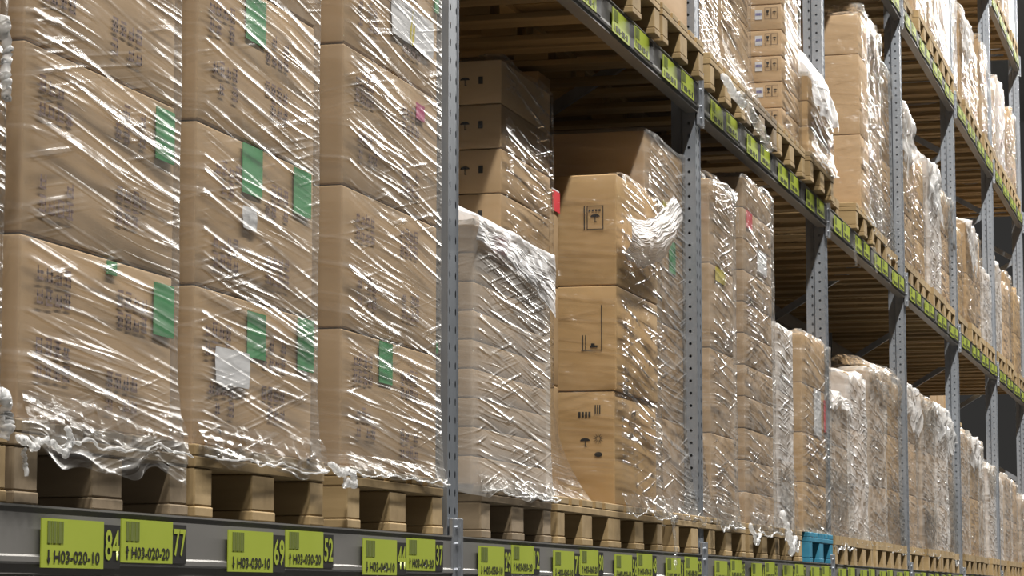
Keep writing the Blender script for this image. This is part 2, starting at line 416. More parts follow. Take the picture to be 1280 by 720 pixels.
# ------------------------------------------------------------------ pallets
def pallet(kind, w=.80):
    m_ = M[kind]; d = 1.2
    r = obj('pallet', None, label='x', cat='pallet')
    dk = MB()
    bw = [.145, .10, .145, .10, .145] if True else []
    gap = (w-sum(bw))/4; x = -w/2
    for q in bw: dk.box(x, x+q, 0, d, .126, .15, ch=.003); x += q+gap
    for y in (0, d/2-.07, d-.145): dk.box(-w/2, w/2, y, y+.145, .102, .1255, ch=.003)
    obj('deck', dk.mesh('deck', m_), r)
    for i, (xa, xb) in enumerate(((-w/2, -w/2+.10), (-.0725, .0725), (w/2-.10, w/2))):
        obj('bottom_board', MB().box(xa, xb, 0, d, 0, .022, ch=.003).mesh('bottom_board', m_), r)
        for y in (0, d/2-.07, d-.145):
            obj('block', MB().box(xa+.002, xb-.002, y+.002, y+.143, .0225, .1015, ch=.004).mesh('block', m_), r)
    return r
def pallet_simple(kind, w=.80):
    m_ = M[kind]; d = 1.2; mb = MB()
    for q in range(5): mb.box(-w/2+q*.164, -w/2+q*.164+.144, 0, d, .126, .15)
    for y in (0, d/2-.07, d-.145): mb.box(-w/2, w/2, y, y+.145, .102, .126)
    for xa, xb in ((-w/2, -w/2+.10), (-.0725, .0725), (w/2-.10, w/2)):
        mb.box(xa, xb, 0, d, 0, .022)
        for y in (0, d/2-.07, d-.145): mb.box(xa+.002, xb-.002, y+.002, y+.143, .0225, .1015)
    o = obj('pallet', mb.mesh('pallet', m_), label='x', cat='pallet'); return o
PROTO = {}
def put_pallet(kind, detailed, loc, label, group):
    key = (kind, detailed)
    if key not in PROTO:
        o = pallet(kind) if detailed else pallet_simple(kind); PROTO[key] = o
        o.location = loc; o['label'] = label; o['group'] = group; return o
    return copy_tree(PROTO[key], loc, label, group)

# ------------------------------------------------------------------ cartons
CM = {}
def carton(w, d, h, kind, loc, label, group='cardboard cartons on the pallets'):
    key = (round(w, 3), round(d, 3), round(h, 3), kind)
    if key not in CM:
        mb = MB(); vs, fs = rbox(w, d, h, .005 if h > .3 else .004, 2, .004, 3); mb.add(vs, fs); CM[key] = mb.mesh('carton', M[kind], True)
    return obj('carton', CM[key], None, loc, label, 'carton', group)
def face_map(w, d, h, face):
    if face == 'front': return lambda s, t, o=.001: (s-w/2, -d/2-.0045-o, t-h/2)
    return lambda s, t, o=.001: (-w/2-.0045-o, -d/2+s, t-h/2)             # end, s measured from the front edge backwards
def quad(mb, fm, s0, s1, t0, t1, o=.001, mi=0):
    f = [(0, 1, 2, 3)]
    mb.add([fm(s0, t0, o), fm(s1, t0, o), fm(s1, t1, o), fm(s0, t1, o)], f, mi)
def poly(mb, fm, pts, o=.001, mi=0): mb.add([fm(a, b, o) for a, b in pts], [tuple(range(len(pts)))], mi)
def glyph(mb, fm, s, t, w, h, rnd):
    k = w*.17
    for i in range(rnd.randint(2, 3)):
        q = t + h*(.05+.40*i)+rnd.uniform(0, .1)*h; quad(mb, fm, s, s+w*.9, q, q+k)
    for i in range(2):
        q = s + w*(rnd.uniform(0, .25)+.5*i); a, b = sorted((rnd.uniform(0, .35), rnd.uniform(.7, 1)))
        quad(mb, fm, q, q+k, t+a*h, t+b*h)
PRINT = {}
def print_block(w, d, h, var):
    """two blocks of unreadable purple grey lettering on the carton front"""
    key = (round(w, 3), round(h, 3), var)
    if key not in PRINT:
        rnd = random.Random(var*13+5); mb = MB(); fm = face_map(w, d, h, 'front')
        for tz in (.74, .30):
            for sx in (.10, .56):
                ox, oz = rnd.uniform(-.02, .03), rnd.uniform(-.02, .02)
                for r in range(2):
                    for g in range(4):
                        if rnd.random() < .88: glyph(mb, fm, w*sx+ox+g*.039, h*tz+oz-r*.042, .031, .032, rnd)
        PRINT[key] = mb.mesh('lettering', M['ink'])
    return PRINT[key]
ICON = {}
def icons(w, d, h, style):
    key = (round(w, 3), round(d, 3), round(h, 3), style)
    if key in ICON: return ICON[key]
    mb = MB(); fm = face_map(w, d, h, 'end')
    def frame(a, b, c, e, k=.003):
        quad(mb, fm, a, b, c, c+k); quad(mb, fm, a, b, e-k, e); quad(mb, fm, a, a+k, c, e); quad(mb, fm, b-k, b, c, e)
    def umbrella(s, t, r):
        poly(mb, fm, [(s+r*math.cos(a), t+r*.6*math.sin(a)) for a in [math.pi*i/10 for i in range(11)]])
        quad(mb, fm, s-.0015, s+.0015, t-r*1.1, t); quad(mb, fm, s-.006, s+.0015, t-r*1.1, t-r*1.1+.003)
    def glass(s, t, r):
        poly(mb, fm, [(s-r*.6, t+r*.9), (s+r*.6, t+r*.9), (s+r*.4, t+.1*r), (s, t-.1*r), (s-r*.4, t+.1*r)])
        quad(mb, fm, s-.0015, s+.0015, t-r, t); quad(mb, fm, s-r*.5, s+r*.5, t-r, t-r+.003)
    def sun(s, t, r):
        for i in range(12):
            a = 2*math.pi*i/12; c, n_ = math.cos(a), math.sin(a)
            poly(mb, fm, [(s+r*.3*c-.0015*n_, t+r*.3*n_+.0015*c), (s+r*.3*c+.0015*n_, t+r*.3*n_-.0015*c), (s+r*c, t+r*n_)])
    if style == 'frame_umbrella':
        frame(.045, .105, h*.50, h*.50+.085); umbrella(.075, h*.50+.045, .017); quad(mb, fm, .112, .116, h*.50, h*.50+.085)
        for i in range(4): quad(mb, fm, .055+i*.012, .063+i*.012, h*.5+.065, h*.5+.072)
    elif style == 'tall_frame':
        quad(mb, fm, .050, .0535, h*.38, h*.38+.16); quad(mb, fm, .050, .125, h*.38, h*.38+.0035); quad(mb, fm, .118, .1215, h*.38, h*.38+.055)
        quad(mb, fm, .108, .111, h*.38, h*.38+.055); quad(mb, fm, .067, .093, h*.41, h*.43); quad(mb, fm, .077, .090, h*.43, h*.45)
    elif style == 'umbrella_sun':
        umbrella(.105, h*.56, .018); sun(.058, h*.58, .022)
        for i in range(4): quad(mb, fm, .085+i*.012, .093+i*.012, h*.77, h*.82)
        poly(mb, fm, [(.058+.014*math.cos(a), h*.44+.009*math.sin(a)) for a in [2*math.pi*i/10 for i in range(10)]])
        for i in range(3): quad(mb, fm, .05+.008*i, .054+.008*i, h*.80, h*.88)
    elif style == 'dark_marks':
        quad(mb, fm, .06, .075, h*.45, h*.62); umbrella(.12, h*.55, .016)
    elif style == 'shelf_icons':
        frame(.018, .048, h*.42, h*.88, .0015); frame(.050, .080, h*.42, h*.88, .0015)
        umbrella(.033, h*.68, .010); glass(.066, h*.68, .013)
    ICON[key] = mb.mesh('pictograms', M['black']); return ICON[key]

# ------------------------------------------------------------------ stretch film
def wrinkle(u, v, sd):
    a = math.radians(-6+14*noise.noise((u*.9, v*1.3, sd)))
    s, t = u*math.cos(a)+v*math.sin(a), -u*math.sin(a)+v*math.cos(a)
    n = noise.noise((s*1.4, t*15, sd+3)); r = max(0, 1-abs(n)*2.6)**2
    return .0016*r + .0025*noise.noise((u*3, v*4, sd+9))
def wrap_mesh(x0, x1, y0, dep, z0, z1, step, sd, top_in=.10, skirt=.06, flare=.0, flare_h=.2, amp=1.0, top_wave=.02, mat_='film', left_sh=1.0, flare_x=0.0):
    """film wound round a load: left, front and right side, turned in over the top, gathered below onto the pallet"""
    g = .010; r = .018
    xa, xb, ya, yb = x0-g, x1+g, y0-g, y0+dep
    path = []                                     # (x, y, nx, ny)
    def line(p, q, nx, ny, st):
        n_ = max(1, int(math.hypot(q[0]-p[0], q[1]-p[1])/st))
        for i in range(n_): path.append((p[0]+(q[0]-p[0])*i/n_, p[1]+(q[1]-p[1])*i/n_, nx, ny))
    line((xa, yb), (xa, ya+r), -1, 0, step*1.6)
    for i in range(4):
        a = math.pi+math.pi/2*i/4; path.append((xa+r+r*math.cos(a), ya+r+r*math.sin(a), math.cos(a), math.sin(a)))
    line((xa+r, ya), (xb-r, ya), 0, -1, step)
    for i in range(4):
        a = -math.pi/2+math.pi/2*i/4; path.append((xb-r+r*math.cos(a), ya+r+r*math.sin(a), math.cos(a), math.sin(a)))
    line((xb, ya+r), (xb, yb), 1, 0, step*2); path.append((xb, yb, 1, 0))
    us = [0.0]
    for p, q in zip(path, path[1:]): us.append(us[-1]+math.hypot(q[0]-p[0], q[1]-p[1]))
    mb = MB(); mb.uv = []; W = len(path)
    nz = max(6, int((z1-z0)/step)); ns = max(2, int(skirt/step*1.3)); nt = max(2, int(top_in/step*1.2)) if top_in else 0
    rows = [('s', i/ns) for i in range(ns)] + [('b', i/nz) for i in range(nz+1)] + [('t', (i+1)/nt) for i in range(nt)]
    zero = z0-skirt
    for kind, f in rows:
        for (x, y, nx, ny), u in zip(path, us):
            fl = 0; inn = 0; tw = top_wave*noise.noise((u*4, sd, 1.7))
            if kind == 's':
                wave = skirt*(1-f)*(.75+.6*noise.noise((u*7, sd, .4))); z = z0-wave; v = -skirt*(1-f); fl = flare*1.05+.004
            elif kind == 'b':
                z = z0+(z1-z0+tw)*f; v = z-z0
                e = max(0, 1-(z-z0)/flare_h) if flare_h else 0; fl = flare*e*e
            else:
                a = f*math.pi/2; inn = top_in*f; z = z1+tw+.012*math.sin(a*2)+.03*f*noise.noise((x*6, sd, f*3)); v = z1-z0+inn
            dsp = amp*wrinkle(u, v, sd)*(1 if kind != 't' else 2.2) + (.009*(amp-1)*noise.noise((u*9, v*5, sd+4)) if amp > 1 else 0)+(.012*noise.noise((u*14, v*22, sd)) if kind == 's' else 0)
            q = fl + dsp - inn
            mb.v.append((x+nx*(q+ (flare_x*max(0, 1-(z-z0)/flare_h)**2 if kind != 't' and flare_h else 0)), y+ny*q, z + (dsp*1.5 if kind == 't' else 0))); mb.uv.append((u, v))
    R = len(rows)
    for j in range(R-1):
        for i in range(W-1):
            mb.f.append((j*W+i, j*W+i+1, (j+1)*W+i+1, (j+1)*W+i)); mb.mi.append(0)
    return mb.mesh('stretch_wrap', M[mat_], True)
def rope_mesh(pts, r, sd, mat_='film_white'):
    mb = MB(); P = []; rr = []
    n = 26
    pts = [Vector(p) for p in pts]; ln = len(pts)-1
    for i in range(n*ln+1):
        k = min(i//n, ln-1); t = i/n-k
        p = pts[k].lerp(pts[k+1], t)
        p += Vector((0, .006*noise.noise((i*.31, sd, 0)), .016*noise.noise((i*.17, sd, 5))))
        P.append(p); rr.append(r*(.75+.9*abs(noise.noise((i*.23, sd, 9)))))
    mb.tube(P, rr, 8)
    vs = []
    for i, p in enumerate(mb.v):
        q = Vector(p); q += .45*r*noise.noise_vector(q*38); vs.append(tuple(q))
    mb.v = vs; mb.uv = [(p[0], p[2]*1.0) for p in mb.v]
    return mb.mesh('film_rope', M[mat_], True)
def puff_mesh(fn, nu, nv, amp, sd, mat_='film_white', fr=9):
    """crumpled sheet: fn(u, v) -> point"""
    mb = MB(); mb.uv = []
    for j in range(nv+1):
        for i in range(nu+1):
            p = Vector(fn(i/nu, j/nv)); q = p*fr+Vector((sd, sd*2, 0))
            p += amp*noise.noise_vector(q) + amp*.5*noise.noise_vector(q*2.3) + amp*.3*Vector((0, 0, abs(noise.noise(q*1.6))))
            mb.v.append(tuple(p)); mb.uv.append((i/nu*.6, j/nv*.5))
    for j in range(nv):
        for i in range(nu):
            a = j*(nu+1)+i; mb.f.append((a, a+1, a+nu+2, a+nu+1)); mb.mi.append(0)
    return mb.mesh('film_cap', M[mat_], True)

# ------------------------------------------------------------------ one load on one pallet
LOADS = {}
def load(key, phrase, level, x0, x1, layers, cols=1, y0=D+.015, dep=.58, kind='card', pal='wood', pal_y=D, detailed=False, pal_x=None,
         wrap=True, step=.03, film_='film', gap=.0008, jit=.003, bottom_h=None, **kw):
    """layers: carton heights from the bottom up; phrase: where the load stands"""
    z = LEVEL[level]+.0025; sd = abs(hash(key)) % 97 if False else sum(ord(c)*(i+1) for i, c in enumerate(key)) % 97
    rnd = random.Random(sd)
    px = (x0+x1)/2 if pal_x is None else pal_x
    put_pallet(pal, detailed, (px, pal_y, z), ({'wood': 'light wooden pallet', 'wood_old': 'weathered grey wooden pallet', 'wood_blue': 'blue painted wooden pallet'}[pal])+' '+phrase, 'pallets on the racking')
    zb = z+PAL+.001; zz = zb; cs = []
    w = (x1-x0-gap*(cols-1))/cols; nl = len(layers)
    for i, h in enumerate(layers):
        ln = 'bottom' if i == 0 else ('top' if i == nl-1 else ORD[i])
        if nl == 1: ln = 'single'
        for c in range(cols):
            side = '' if cols == 1 else (' left' if c == 0 else ' right')
            jx, jy = rnd.uniform(-jit, jit)*.5, rnd.uniform(0, jit)
            o = carton(w, dep, h-.003, kind, (x0+w/2+c*(w+gap)+jx, y0+dep/2+jy, zz+(h-.003)/2), f'brown carton, {ln}{side} layer, {phrase}')
            cs.append(o); o['dims'] = (w, dep, h-.003)
        zz += h
    wr = None
    if wrap:
        me = wrap_mesh(x0, x1, y0-.004, dep+.02, zb, zz, step, sd, mat_=film_, **kw)
        wr = obj('stretch_wrap', me, None, (0, 0, 0), f'clear plastic stretch wrap {phrase}', 'plastic wrap', 'stretch wrap round the pallet loads')
    LOADS[key] = dict(c=cs, z0=zb, z1=zz, x0=x0, x1=x1, y0=y0, wr=wr, sd=sd, dep=dep)
    return LOADS[key]
def sticker(key, px0, px1, py0, py1, m_, name='sticker', dy=.0058):
    """sticker on the carton front, corner pixels on the plane of the load's front"""
    ld = LOADS[key]; a = at(px0, py0, ld['y0']); b = at(px1, py1+ (py0-py1)*0, ld['y0'])
    X0, X1, Z1 = a.x, b.x, a.z; Z0 = at(px0, py1, ld['y0']).z
    cx, cz = (X0+X1)/2, (Z0+Z1)/2
    best = min(ld['c'], key=lambda o: abs(o.location.z-cz)*2+abs(o.location.x-cx))
    w, d, h = best['dims']
    l = best.location; y = -d/2-.0062
    X0 = max(X0, l.x-w/2+.004); X1 = min(X1, l.x+w/2-.004); Z0 = max(Z0, l.z-h/2+.004); Z1 = min(Z1, l.z+h/2-.004)
    mb = MB(); mb.box(X0-l.x, X1-l.x, y-.0006, y+.0012, Z0-l.z, Z1-l.z)
    return obj(name, mb.mesh(name, M[m_]), best)
def sheet(key, px0, px1, py0, py1, m_, name, label=None):
    """paper tucked under the film of a load: part of its wrap"""
    ld = LOADS[key]; y = ld['y0']-.0075
    a = at(px0, py0, y); b = at(px1, py1, y); zb_ = at(px0, py1, y).z; n = 5; mb = MB()
    for j in range(n+1):
        for i in range(n+1):
            mb.v.append((a.x+(b.x-a.x)*i/n, y+.0015*math.sin(i*1.7+j), a.z+(zb_-a.z)*j/n))
    for j in range(n):
        for i in range(n):
            q = j*(n+1)+i; mb.f.append((q, q+1, q+n+2, q+n+1)); mb.mi.append(0)
    return obj(name, mb.mesh(name, M[m_], True), ld['wr'], label=label)

# ---- nearest bay
def X(px, py, y): return at(px, py, y).x
y1 = D+.02
F4 = [.352, .352, .352, .352]
P0 = 'of the load cut off by the left photo edge'
x_ = X(-4, 300, y1)
load('A0', P0, 'A', x_-.76, x_, F4, 2, y1, .55, step=.03, pal='wood', detailed=True)
load('A1', 'over label H03-020', 'A', X(27, 300, y1), X(217, 300, y1), [.335, .352, .352, .352], 1, y1, .55, step=.013, pal='wood_old', detailed=True, skirt=.085, flare=.015, film_='film_near')
load('A2', 'over label H03-030', 'A', X(245, 300, y1), X(392, 300, y1), [.335, .348, .348, .348], 1, y1, .55, step=.013, detailed=True, skirt=.045, flare=.012, film_='film_near')
load('A3', 'over label H03-040', 'A', X(428, 300, y1), X(546, 300, y1), [.335, .352, .352, .352], 1, y1, .55, step=.013, detailed=True, skirt=.03, flare=.012, film_='film_near')
for k in ('A1', 'A2', 'A3'):
    for i, o in enumerate(LOADS[k]['c']):
        w, d, h = o['dims']; obj('lettering', print_block(w, d, h, (i*3+ord(k[1])) % 6), o)
for px0, px1, a, b in ((193, 215, 132, 198), (190, 214, 352, 418), (131, 143, 322, 342)): sticker('A1', px0, px1, a, b, 'green', 'green_sticker')
for px0, px1, a, b in ((306, 330, -10, 48), (302, 326, 168, 240), (366, 387, 208, 266), (308, 330, 388, 446), (371, 390, 392, 462)): sticker('A2', px0, px1, a, b, 'green', 'green_sticker')
sheet('A2', 270, 312, 432, 478, 'paper', 'document_pouch'); sheet('A2', 304, 321, 256, 284, 'paper', 'paper_tag')
for px0, px1, a, b in ((472, 488, 425, 478), (542, 551, -5, 15), (543, 551, 428, 446)): sticker('A3', px0, px1, a, b, 'green', 'green_sticker')
sticker('A3', 518, 528, 128, 148, 'magenta', 'magenta_sticker')
sheet('A3', 490, 542, -8, 40, 'paper', 'delivery_note'); 
mb = MB(); 
sheet('A3', 513, 518, 12, 55, 'yellow', 'yellow_strip')

# ---- second bay, lower shelf
y4 = D+.02
load('A4', 'in low load right of nearest upright', 'A', X(592, 430, y4), X(683, 430, y4), [.083]*9, 1, y4, .56, step=.018, pal='wood_old', detailed=True, film_='film_veil', skirt=.035, flare=.01, top_in=.05)
y5 = D+.17
x5 = X(627, 250, y5); x5m = X(688, 250, y5-.0)
l5 = load('A5', 'in tall recessed load behind the white-topped low load', 'A', x5, x5m-.004, [.42, .40, .145, .145, .145, .145], 1, y5, .30, step=.02, pal='wood', detailed=True, pal_x=(x5+.45), skirt=.03, flare=.13, flare_h=.35)
x5b = X(709, 330, y5-.02)
zz = LEVEL['A']+PAL+.0035
for i, h in enumerate((.40, .34, .34)):
    o = carton(x5b-x5m-.03, .40, h-.003, 'card', ((x5m+x5b)/2+.010, y5+.01+.20, zz+h/2), f'narrow brown carton, {("bottom","middle","top")[i]} of the stack beside the recessed load, under red tag'); zz += h
    o['dims'] = (x5b-x5m-.03, .40, h-.003); l5['c'].append(o)
for o in l5['c'][2:6]: w, d, h = o['dims']; obj('pictograms', icons(w, d, h, 'dark_marks'), o)
yt = y5+.35; zt = LEVEL['A']+PAL+.0035; ht = min(at(673, 57, yt).z, LEVEL['B']-.03)-zt; xt = X(673, 90, yt)
l5['c'].append(carton(X(688, 90, yt)-xt, .45, ht, 'card', ((xt+X(688, 90, yt))/2, yt+.225, zt+ht/2), 'tall narrow bare carton standing at the back of the recessed load')); l5['c'][-1]['dims'] = (.2, .45, ht)
y6 = D+.0
x6, x6b = X(772, 400, y6), X(823, 400, y6)
l6 = load('A6', 'in golden stack with symbols right of the recessed load', 'A', x6, x6b, [.395, .37, .395], 1, y6, .55, kind='card_gold', step=.018, detailed=True, skirt=.03, flare=.006, wrap=True, jit=.012, top_in=.03, film_='film')
for o, st in zip(l6['c'], ('umbrella_sun', 'tall_frame', 'frame_umbrella')):
    w, d, h = o['dims']; obj('pictograms', icons(w, d, h, st), o)
y7 = D+.07
load('A7', 'in tall load left of second upright', 'A', X(806, 230, y7), X(878, 230, y7), [.37, .37, .37, .34], 1, y7, .60, step=.018, pal='wood', detailed=True, pal_y=D, skirt=.04, flare=.05, flare_h=.4, film_='film_far', top_in=.05)
# ---- third bay, lower shelf
y8 = D+.02
load('A8', 'in load just right of second upright', 'A', X(888, 400, y8), X(917, 400, y8), [.355]*4, 1, y8, .55, step=.025, pal='wood', detailed=True, film_='film_far', skirt=.05, flare=.01)
load('A9', 'in tall load second right of second upright', 'A', X(930, 400, y8), X(965, 400, y8), [.141]*11, 1, y8, .55, step=.025, pal='wood', detailed=True, film_='film_far', skirt=.05)
load('A10', 'in lower load third right of second upright', 'A', X(970, 500, y8), X(988, 500, y8), [.33, .33, .30], 1, y8, .55, step=.025, film_='film_white', pal='wood', detailed=True, skirt=.04)
load('A11', 'on the blue pallet left of third upright', 'A', X(1003, 500, y8), X(1036, 500, y8), [.25]*4, 1, y8, .55, kind='card_gold', step=.025, pal='wood_blue', detailed=True, film_='film_far', skirt=.0)
# ---- stickers in these bays
sticker('A4', 615, 630, 286, 314, 'red', 'red_tag'); sticker('A5', 692, 703, 236, 262, 'red', 'red_tag'); sticker('A5', 691, 700, 212, 234, 'paper', 'paper_tag')
sticker('A7', 863, 871, 230, 250, 'paper', 'paper_tag'); sticker('A7', 863, 871, 250, 272, 'red', 'red_tag'); sticker('A7', 827, 833, 250, 282, 'yellow', 'yellow_tag')
sticker('A7', 835, 843, 300, 340, 'green', 'green_sticker'); sticker('A8', 893, 905, 322, 350, 'yellow', 'yellow_tag')
sticker('A9', 932, 939, 260, 284, 'red', 'red_tag'); sticker('A9', 945, 957, 290, 338, 'paper', 'paper_sheet'); sticker('A11', 1029, 1035, 500, 540, 'red', 'red_tag'); sticker('A11', 1016, 1026, 472, 556, 'paper', 'paper_sheet')

# ---- far slots, the same for all levels
def slot(bay, i, w=.78): 
    a = post_x(bay-1)+.05+.035+.845*i; return a, a+w
def z_at(px, py, y): return at(px, py, y).z
PO = {2: 'second', 3: 'third', 4: 'fourth', 5: 'fifth', 6: 'sixth', 7: 'seventh', 8: 'last'}
LV = {'A': 'lower', 'B': 'middle', 'C': 'third', 'D': 'top'}
def far(level, bay, i, top, n, kind='card', film_='film_milky', rec=.0, pal='wood', step=.032, w=.78, **kw):
    a, b = slot(bay, i, w)
    base = LEVEL[level]+PAL
    phrase = f'in {LV[level]} shelf load {ORD[i]} right of {({1:"nearest"}|PO)[bay-1]} upright'
    h = (top-base)/n
    if level == 'A': film_ = {'film': 'film_far', 'film_milky': 'film_far_milky'}.get(film_, film_)
    kw.setdefault('skirt', .06); kw.setdefault('amp', 2.2); kw.setdefault('top_wave', .08)
    return load(f'{level}{bay}{i}', phrase, level, a, b, [h]*n, 1, D+.02+rec, .56, kind, pal, D-.02+min(rec, .08), False, None, True, step, film_, **kw)
rr = random.Random(3)
# lower shelf, bays four to seven
TA = {4: [2.70, 2.90, 2.98, 3.0], 5: [3.02, 2.98, 2.98, 2.95], 6: [2.93, 2.90, 2.95, 2.75], 7: [2.70, 2.75, 2.72, 2.6]}
for bay in (4, 5, 6, 7):
    for i in range(4):
        far('A', bay, i, TA[bay][i], 3 if bay < 6 else 2, ['card', 'card_pale', 'card', 'card_gold'][(i+bay) % 4], ['film_milky', 'film', 'film_milky', 'film_white'][(i*3+bay) % 4], rec=rr.uniform(0, .05))
# middle shelf, bay two (seen from below) and three
for i in range(4):
    a, b = slot(2, i)
    load(f'B2{i}', f'in middle shelf load {ORD[i]} right of nearest upright', 'B', a, b, [.40, .40, .40], 1, D+.03, .56, ['card', 'card', 'card', 'card_pale'][i], 'wood', D-.035, True, step=.03, wrap=i < 3, skirt=.02)
a, b = slot(3, 0)
load('B30', 'in middle shelf load first right of second upright', 'B', a, b, [.45]*3, 1, D+.10, .56, 'card', 'wood', D-.03, True, step=.025, skirt=.12, flare=.05, flare_h=.3)
a, b = slot(3, 1)
load('B31', 'in middle shelf load second right of second upright', 'B', a, b, [.45]*3, 1, D+.10, .56, 'card', 'wood_old', D-.03, True, step=.025, film_='film_milky', skirt=.15, flare=.08, flare_h=.3)
a = X(977, 60, D); b = min(a+.66, slot(3, 3)[0]-.035)
l = load('B32', 'in middle shelf stack with white carton labels', 'B', a, b, [.128]*11, 1, D+.0, .56, 'card_pale', 'wood', D-.03, True, pal_x=sum(slot(3, 2))/2, step=.025, film_='film', skirt=.04)
a, b = slot(3, 3)
load('B33', 'in low white-capped middle shelf load left of third upright', 'B', a, b, [.13, .13, .13], 1, D-.04, .56, 'card_gold', 'wood', D-.05, True, step=.025, film_='film_milky', skirt=.04)
for o in l['c']:
    w, d, h = o['dims']; obj('pictograms', icons(w, d, h, 'shelf_icons'), o)
    fm = face_map(w, d, h, 'end'); mb = MB(); quad(mb, fm, .092, .128, h*.42, h*.80, .001)
    p = obj('address_label', mb.mesh('address_label', M['paper']), o)
    mb = MB()
    for q in range(5): quad(mb, fm, .096+q*.006, .1005+q*.006, h*.58, h*.68, .0022)
    obj('label_print', mb.mesh('label_print', M['blue_ink']), p)
# middle shelf, bays four to seven
far('B', 4, 0, 4.9, 2, 'card', 'film', rec=.30)
a = X(1075, 150, D); bw_ = min(a+.72, slot(4, 2)[0]-.035)
load('B41', 'in middle shelf stack of large bare cartons past third upright', 'B', a, bw_, [.47, .48, .24], 1, D, .56, 'card_pale', 'wood', D-.03, True, pal_x=sum(slot(4, 1))/2, step=.03, film_='film', amp=2, skirt=.06)
far('B', 4, 2, 5.15, 2, 'card', 'film_milky', rec=.02, step=.03)
far('B', 4, 3, 5.05, 2, 'card', 'film', rec=.06, step=.03)
TB = {5: [4.95, 4.72, 4.8, 4.7], 6: [4.6, 4.7, 4.75, 4.5], 7: [4.7, 4.6, 4.8, 4.7]}
for bay in (5, 6, 7):
    for i in range(4): far('B', bay, i, TB[bay][i], 3 if bay == 5 else 2, ['card_pale', 'card', 'card_gold', 'card'][(i+bay) % 4], ['film_milky', 'film', 'film_milky', 'film_white'][(i*3+bay) % 4], rec=rr.uniform(0, .05))
TC = {3: [6.6]*4, 4: [6.8, 6.9, 6.8, 6.7], 5: [6.8, 6.9, 6.7, 6.9], 6: [6.85, 6.5, 6.4, 6.6], 7: [6.5, 6.6, 6.4, 6.6]}
for bay in (3, 4, 5, 6, 7):
    for i in range(4): far('C', bay, i, TC[bay][i], 2, ['card_gold', 'card', 'card_pale', 'card'][(i+bay) % 4], ['film_milky', 'film', 'film_white', 'film'][(i*3+bay) % 4], rec=rr.uniform(0, .05))
for bay in (5, 6, 7):
    for i in range(4): far('D', bay, i, 8.4, 2, ['card', 'card_pale'][i % 2], ['film_milky', 'film_white', 'film'][(i+bay) % 3], rec=rr.uniform(0, .04))

# ------------------------------------------------------------------ second row of racking behind: dark loads and pallets
yb = D+1.35
for bay in range(2, 10):
    for i in range(4):
        a, b = slot(bay, i)
        for lv in 'AB':
            put_pallet('wood', False, ((a+b)/2, yb, LEVEL[lv]+.002), f'dark pallet in the rear row, {LV[lv]} shelf, {ORD[i]} right of {({1:"nearest"}|PO)[bay-1]} upright', 'pallets of the rear row')
            carton(.76, 1.1, (.95, 1.35, .8, 1.1)[(i+bay) % 4], 'card', ((a+b)/2, yb+.6, LEVEL[lv]+.155+(.95, 1.35, .8, 1.1)[(i+bay) % 4]/2), f'large carton in dark rear row, {LV[lv]} shelf, {ORD[i]} right of {({1:"nearest"}|PO)[bay-1]} upright', 'cartons of the rear row')
    for lv in 'AB':
        x0 = post_x(bay-1)+.05
        for yy in (yb+.02, yb+1.1):
            o = obj('rack_beam', bmesh_, None, (x0, yy, LEVEL[lv]), f'{LV[lv]} {"near" if yy<yb+.5 else "far"} beam of the rear row, right of {({1:"nearest"}|PO)[bay-1]} upright', 'rack beam', 'beams of the rear row')

# ------------------------------------------------------------------ bunched film: caps, ropes, tails (parts of the wrap they belong to)
def cap(key, me): return obj('film_cap', me, LOADS[key]['wr'])
def rope(key, pts, r, sd): return obj('film_rope', rope_mesh(pts, r, sd), LOADS[key]['wr'])
l = LOADS['A4']
def f4(u, v):
    x = l['x0']-.05+u*(l['x1']-l['x0']+.075)
    fr_ = max(0, .45-v)/.45; bk = max(0, v-.45)/.55
    y = l['y0']-.022+bk*.42-.012*fr_*(1-fr_)
    z = l['z1']+.012+.075*math.sin(math.pi*min(1, bk*1.1))*(.6+.4*math.sin(u*4+.4))-fr_*(.07+.13*u*u)
    return (x, y, z)
cap('A4', puff_mesh(f4, 48, 36, .009, 3, 'film_cap'))
l = LOADS['A6']
def f6(u, v):      # scarf of film slung round the golden stack near its top
    x = l['x0']-.03+u*(l['x1']-l['x0']+.05); sag = .10*math.sin(math.pi*min(1, u*.8+.1))
    return (x, l['y0']-.03-.03*math.sin(math.pi*v)-.03*u, l['z1']-.14-.20*(1-u)*.3+.10*u*u-sag*.6+(v-.5)*.17)
cap('A6', puff_mesh(f6, 40, 16, .012, 8, 'film_cap'))
l = LOADS['B33']
l33 = l
def f33(u, v):
    a = v*math.pi*.75
    return (l33['x0']-.06+u*.85, l33['y0']-.05+.30*(1-math.cos(a))/2*1.5, l33['z1']-.22+.40*math.sin(a*.9)*(.8+.2*math.sin(u*3))+.05)
cap('B33', puff_mesh(f33, 36, 26, .03, 5, 'film_cap', fr=7))
